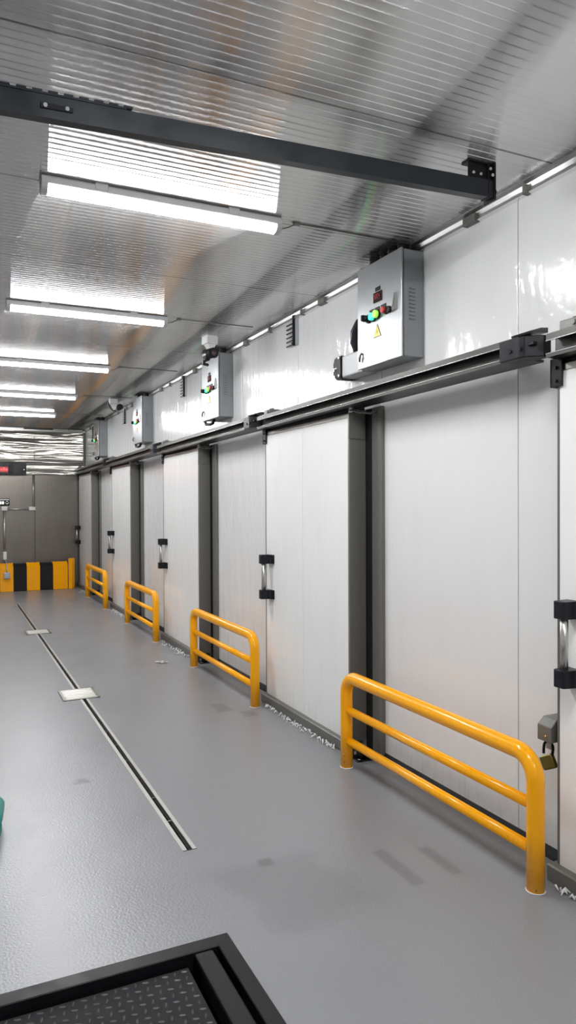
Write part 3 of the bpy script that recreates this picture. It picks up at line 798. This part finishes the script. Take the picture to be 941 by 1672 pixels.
r = thing('floor_scale', 'black floor scale sunk in a steel framed pit at the bottom', 'floor scale', (PIT[1], PIT[3], 0))
w, d = PIT[1]-PIT[0], PIT[3]-PIT[2]
bm = B(); t = 0.058
box(bm, (-w, -t-0.006, -0.09), (0, 0, 0.007), 0.003, 1); box(bm, (-t, -d, -0.09), (0, -t, 0.007), 0.003, 1)
box(bm, (-w, -d, -0.09), (0, -d+t, 0.007), 0.003, 1); box(bm, (-w, -d, -0.09), (-w+t, 0, 0.007), 0.003, 1)
p = obj('pit_frame', bm, 'blackmetal', r)
bm = B(); box(bm, (-w, -d, -0.12), (0, 0, -0.10)); obj('pit_bed', bm, 'rubber', r)
bm = B(); box(bm, (-0.150, -d+t+0.01, -0.07), (-0.080, -t-0.008, 0.004), 0.008, 2); obj('side_bar', bm, 'blackmetal', r)
bm = B(); box(bm, (-w+0.1, -d+0.1, -0.07), (-0.178, -0.09, -0.022), 0.004, 1); sp = obj('scale_plate', bm, 'plate', r)
bm = B()
px, py = 0.034, 0.034
nx, ny = int((w-0.3)/px), int((d-0.22)/py)
for i in range(nx):
    for j in range(ny):
        cx, cy = -0.20-i*px, -0.11-j*py
        a = PI/4+0.5 if (i+j) % 2 else -PI/4+0.5
        ca, sa = math.cos(a), math.sin(a)
        ring = [bm.verts.new((cx+u*ca-v*sa, cy+u*sa+v*ca, -0.0225)) for u, v in ((-0.0135, 0), (-0.006, -0.0045), (0.006, -0.0045), (0.0135, 0), (0.006, 0.0045), (-0.006, 0.0045))]
        t1 = bm.verts.new((cx-0.008*ca, cy-0.008*sa, -0.0185)); t2 = bm.verts.new((cx+0.008*ca, cy+0.008*sa, -0.0185))
        bm.faces.new((ring[0], ring[1], t1)); bm.faces.new((ring[1], ring[2], t2, t1)); bm.faces.new((ring[2], ring[3], t2))
        bm.faces.new((ring[3], ring[4], t2)); bm.faces.new((ring[4], ring[5], t1, t2)); bm.faces.new((ring[5], ring[0], t1))
p = obj('tread_pattern', bm, 'lug', sp); p['kind'] = 'stuff'; p['label'] = 'raised anti slip lugs of the black plate'

def scraps(label, y0, y1, n, x0, spread):
    bm = B()
    for k in range(n):
        y = random.uniform(y0, y1); x = x0-abs(random.gauss(0, spread)); s = random.uniform(0.006, 0.022)
        a = random.uniform(0, PI); ln = s*random.uniform(0.5, 1.3)
        pts = [(x-ln*math.sin(a), y-ln*math.cos(a), 0.004), (x, y, random.uniform(0.008, 0.022)), (x+ln*math.sin(a+0.7), y+ln*math.cos(a+0.7), 0.005)]
        tube(bm, pts, [s*0.12, s*0.34, s*0.12], 6)
    o = obj('sealant_flakes', bm, 'frost'); tag(o, label, 'flakes', 'white flakes at the door feet', 'stuff')
scraps('white flaky scraps on the floor at the foot of the second door', 4.12, 5.25, 95, 2.283, 0.022)
scraps('white flaky scraps on the floor at the foot of the third door', 7.3, 8.3, 60, 2.283, 0.04)
scraps('white flaky scraps on the floor at the foot of the fourth door', 10.2, 11.1, 60, 2.283, 0.05)
scraps('white flaky scraps on the floor at the foot of the farthest door', 13.3, 13.9, 20, 2.283, 0.05)
scraps('white flaky scraps on the floor at the foot of the nearest door', 1.6, 2.25, 40, 2.283, 0.014)
bm = B()
g = [[bm.verts.new((-0.06+0.03*i, -0.05+0.03*j, 0.003+0.012*abs(math.sin(1.7*i+0.9*j)))) for j in range(4)] for i in range(5)]
for i in range(4):
    for j in range(3):
        if (i, j) in ((0, 0), (3, 2), (3, 1)): continue
        bm.faces.new((g[i][j], g[i+1][j], g[i+1][j+1], g[i][j+1]))
bmesh.ops.solidify(bm, geom=bm.faces[:], thickness=0.001)
o = obj('paper_scrap', bm, 'paper', None, (1.94, 7.17, 0.001)); tag(o, 'small crumpled white paper scrap on the floor left of the second guard', 'paper scrap')

# teal bag at the left picture edge
bm = B(); bmesh.ops.create_uvsphere(bm, u_segments=36, v_segments=18, radius=1.0)
for v in bm.verts:
    c = v.co.copy(); a = math.atan2(c.y, c.x)
    k = 1+0.035*math.sin(5*a+2*c.z)+0.03*math.sin(9*a-3*c.z)+0.02*math.sin(4*c.z+a*2)
    sx = abs(c.x)**0.55*math.copysign(1, c.x); sy = abs(c.y)**0.55*math.copysign(1, c.y)
    v.co = Vector((0.19*sx*k, 0.20*sy*k, 0.07+0.07*math.copysign(abs(c.z)**0.55, c.z)*(1+0.06*math.sin(7*a))))
for f in bm.faces: f.smooth = True
zmin = min(v.co.z for v in bm.verts)
for v in bm.verts: v.co.z = max(0.001, v.co.z-zmin-0.006)
r = thing('plastic_bag', 'crumpled teal plastic bag on the floor at the left picture edge', 'bag', (0.045, 3.84, 0))
obj('bag_body', bm, 'teal', r)
bm = B(); tube(bm, [(-0.03, -0.05, 0.115), (-0.04, -0.07, 0.15), (-0.09, -0.08, 0.165), (-0.14, -0.07, 0.15), (-0.15, -0.04, 0.11)], [0.012, 0.01, 0.01, 0.01, 0.012], 8); obj('bag_handle', bm, 'teal', r)

# ------------------------------------------------------------------ end wall fittings
BF = 14.30
r = thing('impact_bumper', 'yellow and black striped impact bumper at the foot of the end wall', 'bumper', (2.06, BF, 0))
bm = B(); prism(bm, [(0.03, 0.0), (0.41, 0.0), (0.41, 0.50), (0.12, 0.50), (0.03, 0.44)], 'x', -2.6, 0.0); obj('bumper_core', bm, 'blackmetal', r)
xe = 0.0; k = 0
edges = [2.055, 1.781, 1.548, 1.320, 1.083, 0.872, 0.645, 0.415, 0.185, -0.045, -0.275, -0.505]
edges[0] = 2.06
segs = [(2.06, 1.790, 'yellow'), (1.790, 1.556, 'black'), (1.556, 1.318, 'yellow'), (1.318, 1.085, 'black'), (1.085, 0.850, 'yellow'), (0.85, 0.62, 'black'), (0.62, 0.385, 'yellow'), (0.385, 0.15, 'black'), (0.15, -0.085, 'yellow'), (-0.085, -0.32, 'black')]
for a, b, c in segs:
    bm = B(); a -= 2.06; b -= 2.06
    h = 0.012 if c == 'yellow' else 0.0
    prism(bm, [(0.022-h, 0.004), (0.05, 0.004), (0.05, 0.42), (0.14, 0.49), (0.30, 0.49), (0.30, 0.505+h), (0.118, 0.505+h), (0.022-h, 0.452)], 'x', b+0.002, a-0.002)
    if c == 'yellow':
        for xx in (b+0.003, a-0.021): prism(bm, [(-0.004, 0.004), (0.02, 0.004), (0.02, 0.45), (0.12, 0.51), (0.12, 0.53), (-0.004, 0.462)], 'x', xx, xx+0.018)
    obj('yellow_panel' if c == 'yellow' else 'black_panel', bm, 'yellow' if c == 'yellow' else 'rubber', r)
bm = B()
prism(bm, [(0.010, BF-0.005), (0.05, BF-0.05), (0.075, BF-0.05), (0.060, BF+0.005), (0.135, BF+0.06), (0.135, BF+0.09), (0.04, BF+0.05)], 'z', 0.004, 0.585)
for v in bm.verts: v.co.y -= BF
obj('end_post', bm, 'yellow', r)

r = thing('led_sign', 'black LED sign with red running text on the end wall', 'LED sign', (1.355, EY, 2.18))
bm = B(); box(bm, (-2.2, -0.075, 0.0), (0, 0.0, 0.235), 0.004, 1); obj('sign_case', bm, 'black', r)
bm = B(); box(bm, (-0.31, -0.079, 0.02), (-0.24, -0.07, 0.215), 0.003, 1); obj('divider', bm, 'blackmetal', r)
bm = B(); box(bm, (-2.15, -0.078, 0.05), (-0.325, -0.07, 0.155), 0.001, 1); s = obj('led_panel', bm, 'redglow', r)
bm = B()
random.seed(3)
x = -0.335
while x > -2.1:
    w = random.choice((0.022, 0.032, 0.042, 0.03))
    for zz in (0.092, 0.110, 0.128):
        if random.random() < 0.75: box(bm, (x-w, -0.081, zz-0.006), (x, -0.077, zz+0.007))
    x -= w+0.014
obj('red_letters', bm, 'redled', s)
bm = B(); x = -0.53
while x > -2.1:
    w = random.choice((0.03, 0.04, 0.05)); box(bm, (x-w, -0.080, 0.170), (x, -0.074, 0.190), 0.001, 1); x -= w+0.012
obj('white_letters', bm, 'whiteled', r)
bm = B(); cyl(bm, (-0.04, -0.08, 0.105), (-0.04, -0.07, 0.105), 0.008, 10); obj('screw', bm, 'bright', r)

r = thing('conduit_run', 'pale conduit run with junction boxes on the dull end wall', 'conduit', (0.96, EY, 0))
bm = B(); cyl(bm, (-0.0, -0.022, 0.70), (-0.0, -0.022, 1.54), 0.020, 12); cyl(bm, (0, -0.022, 1.53), (0.46, -0.022, 1.53), 0.015, 12); cyl(bm, (0.525, -0.022, 1.55), (0.525, -0.022, 2.19), 0.017, 12)
cyl(bm, (0.0, -0.022, 0.545), (0.0, -0.022, 0.62), 0.011, 12)
obj('conduit_pipe', bm, 'alu', r)
for (x0, x1, z0, z1) in ((-0.05, 0.055, 1.505, 1.585), (0.44, 0.56, 1.505, 1.575), (-0.03, 0.035, 0.575, 0.725)):
    bm = B(); box(bm, (x0, -0.055, z0), (x1, 0, z1), 0.008, 2); box(bm, (x0+0.012, -0.059, z0+0.012), (x1-0.012, -0.054, z1-0.012), 0.003, 1); obj('junction_cover', bm, 'white', r)
r = thing('socket_box', 'grey socket box hung on a cable before the striped bumper', 'socket', (0.966, BF, 0.25))
bm = B(); box(bm, (-0.055, -0.05, 0.0), (0.06, -0.006, 0.115), 0.012, 2); box(bm, (-0.04, -0.056, 0.015), (0.045, -0.048, 0.10), 0.006, 2); obj('socket_body', bm, 'grey', r)
bm = B(); tube(bm, [(0.0, -0.03, 0.11), (0.0, -0.03, 0.19), (0.0, 0.02, 0.27), (0.0, 0.12, 0.30), (0.0, 0.34, 0.315), (-0.0, 0.385, 0.318)], 0.010, 8); obj('socket_cable', bm, 'grey', r)
r = thing('wall_controller', 'small black and white controller on the end wall above the conduit', 'controller', (0.9, EY, 1.60))
bm = B(); box(bm, (-0.30, -0.045, 0.0), (0.155, 0, 0.135), 0.01, 2); obj('controller_body', bm, 'black', r)
bm = B(); box(bm, (-0.29, -0.05, 0.10), (0.145, -0.043, 0.122), 0.003, 1); obj('top_strip', bm, 'white', r)
bm = B()
for k in range(7): box(bm, (0.02-0.045*k, -0.05, 0.028), (0.052-0.045*k, -0.043, 0.078), 0.002, 1)
obj('display_blocks', bm, 'whiteled', r)
bm = B(); tube(bm, [p+Vector((0, 0, 0)) for p in arc((0.108, -0.048, 0.055), 0.024, 0, 2*PI, 16, 'xz')], 0.006, 8, cap=False); obj('ring_button', bm, 'bright', r)
